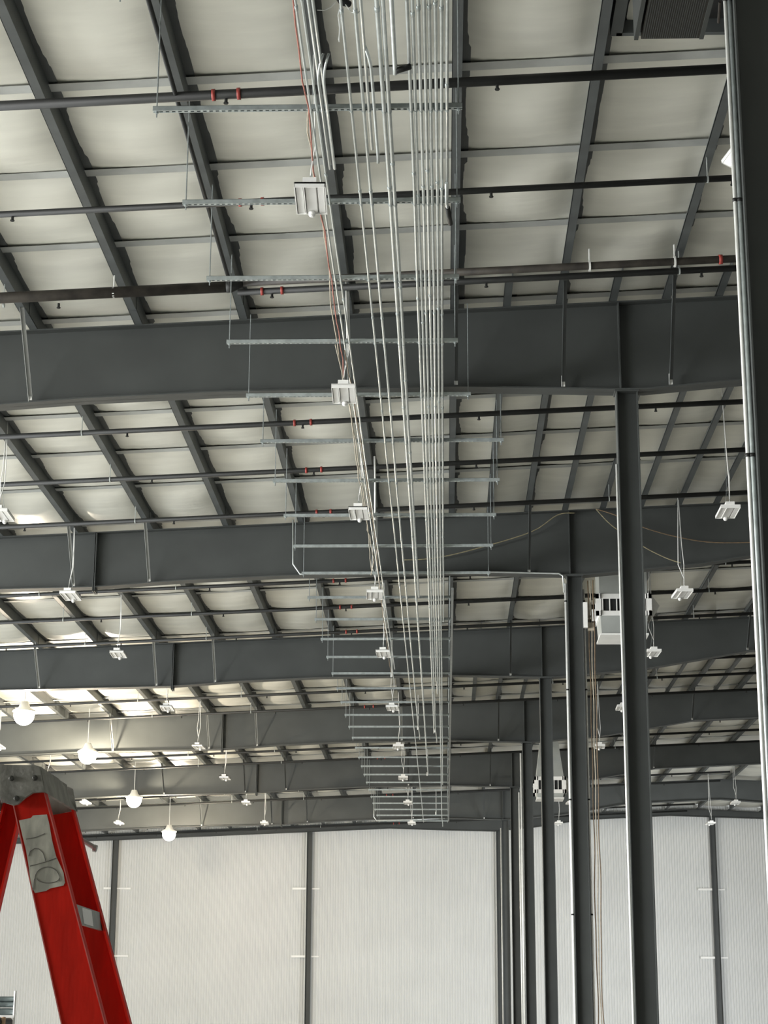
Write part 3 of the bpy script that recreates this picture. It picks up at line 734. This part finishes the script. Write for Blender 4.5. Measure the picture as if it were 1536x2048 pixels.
# rear cross braces
for zc_ in (-.25, -.85, -1.4):
    ga = cc0+(g0-cc0)*((zc_-cc0[2])/(g0[2]-cc0[2])); b = MB(); b.box(ga[0]+.004, ga[0]+.012, YL+.014, YL+LW-.014, zc_-.02, zc_+.02); b.build('rear_brace', M['alu'], t)
for (P0, s_) in ((f0_, 0), (f0_, 1)):
    b = MB(); b.box(f0_[0]-.01, f1_[0]+.01, (YL-.008 if s_ == 0 else YL+LW-.03), (YL+.03 if s_ == 0 else YL+LW+.008), -EYE, -EYE+.05); b.build('foot', M['black'], t)
# sticker on the near rail
sp = [(38, 1641), (62, 1636), (66, 1631), (94, 1629), (99, 1650), (104, 1680), (112, 1712), (127, 1745), (130, 1765), (127, 1771), (100, 1777), (92, 1782), (70, 1786), (62, 1770), (57, 1730), (52, 1700), (44, 1668)]
Pp = [L2(x, y, YL-.0008) for x, y in sp]
b = MB(); b.prism([(p[0], p[2]) for p in Pp], YL-.0014, YL-.0002, 'y'); st = b.build('warning_sticker', M['sticker'], r1)
def ink(pxs, r=.0009):
    b = MB(); b.tube([L2(x, y, YL-.0017) for x, y in pxs], r, 4); b.build('ink_line', M['ink'], st)
ink([(52, 1678), (70, 1675), (90, 1667)]); ink([(60, 1732), (90, 1724), (112, 1716)])
ink([(57, 1712), (60, 1702), (68, 1697), (78, 1698), (86, 1706), (90, 1718), (90, 1722)])
def circ(cx_, cy_, rx, ry, a0_, a1_, tilt=0): return [(cx_+rx*math.cos(math.radians(a_))+tilt*math.sin(math.radians(a_)), cy_-ry*math.sin(math.radians(a_))) for a_ in range(a0_, a1_+1, 12)]
ink(circ(94, 1758, 25, 24, -10, 190)); ink(circ(96, 1757, 22, 9, 180, 360))
ink([(66, 1780), (68, 1760), (72, 1748)], .0007)
# small bar poking out behind the far rail
pb0 = L2(150, 1672, YL+LW+.03); pb1 = L2(190, 1696, YL+LW+.03)
b = MB(); b.tube([pb0, pb1], .006, 8); b.tube([pb1-Vector((.004, 0, 0)), pb1+Vector((.004, 0, -.002))], .0085, 8); b.build('spreader_bar', M['alu'], t)

# ------------------------------------------------------------------ rack at the lower left corner
YK = 9.0
def K(x, y): return at(x, y, Y=YK)
t = thing('rack_post', (K(30, 2000)[0], YK, -EYE), 'white upright post of a rack left of the ladder foot, at the bottom left corner', 'post')
b = MB(); p0 = K(31, 1982); b.tube([p0, Vector((K(27, 2048)[0], YK, K(27, 2048)[2])), Vector((K(27, 2048)[0]-.01, YK, -EYE))], .006, 8); b.build('upright', M['white'], t)
b = MB(); b.box(K(29, 2040)[0]-.9, K(29, 2040)[0]-.88, YK-.01, YK+.01, -EYE, K(0, 1990)[2]); b.build('upright', M['white'], t)
for y_ in (2033,):
    b = MB(); p = K(29, y_); b.box(p[0]-.9, p[0], YK-.012, YK+.012, p[2]-.006, p[2]+.006); b.build('cross_rail', M['white'], t)
for i, (y_, r_) in enumerate(((2024, .017), (2009, .013), (1998, .012))):
    p = K(28, y_); zc_ = K(28, 2033)[2]+.006
    b = MB(); b.tube([Vector((p[0]-.9, YK+.02, p[2])), Vector((p[0]-.002, YK+.02, p[2]))], r_, 12)
    tag(b.build('rack_tube', M['bluegrey'], smooth=True), 'blue-grey tube lying in the rack at the bottom left corner, ' + ('lowest', 'middle', 'topmost')[i]+' of three', 'tube', 'tubes on the bottom left rack')
b = MB(); p = K(10, 2040); b.tube([Vector((p[0], YK-.03, K(0, 2034)[2])), Vector((p[0]+.003, YK-.03, -EYE))], .010, 8)
tag(b.build('tan_strap', M['tan'], smooth=True), 'tan strap hanging from the rack in the bottom left corner', 'strap')
b = MB(); p = K(-2, 2044); b.tube([Vector((p[0], YK-.3, p[2])), Vector((p[0], YK+.2, p[2]))], .022, 14); b.box(p[0]-.01, p[0]+.01, YK-.05, YK+.05, -EYE, p[2])
tag(b.build('black_roller', M['black'], smooth=True), 'black round roller end at the extreme bottom left corner', 'roller')

# ------------------------------------------------------------------ lift the whole place so the slab is z = 0
for o in list(sc.objects):
    if o.parent is None: o.location.z += EYE
for o in sc.objects:
    for k_ in ('_o', '_own'):
        if k_ in o: del o[k_]
for k_, v_ in LABELS.items():
    if len(v_) > 1: print('DUPLICATE LABEL', k_, v_)
    if len(k_.replace('-', ' ').split()) > 16: print('LONG', k_)
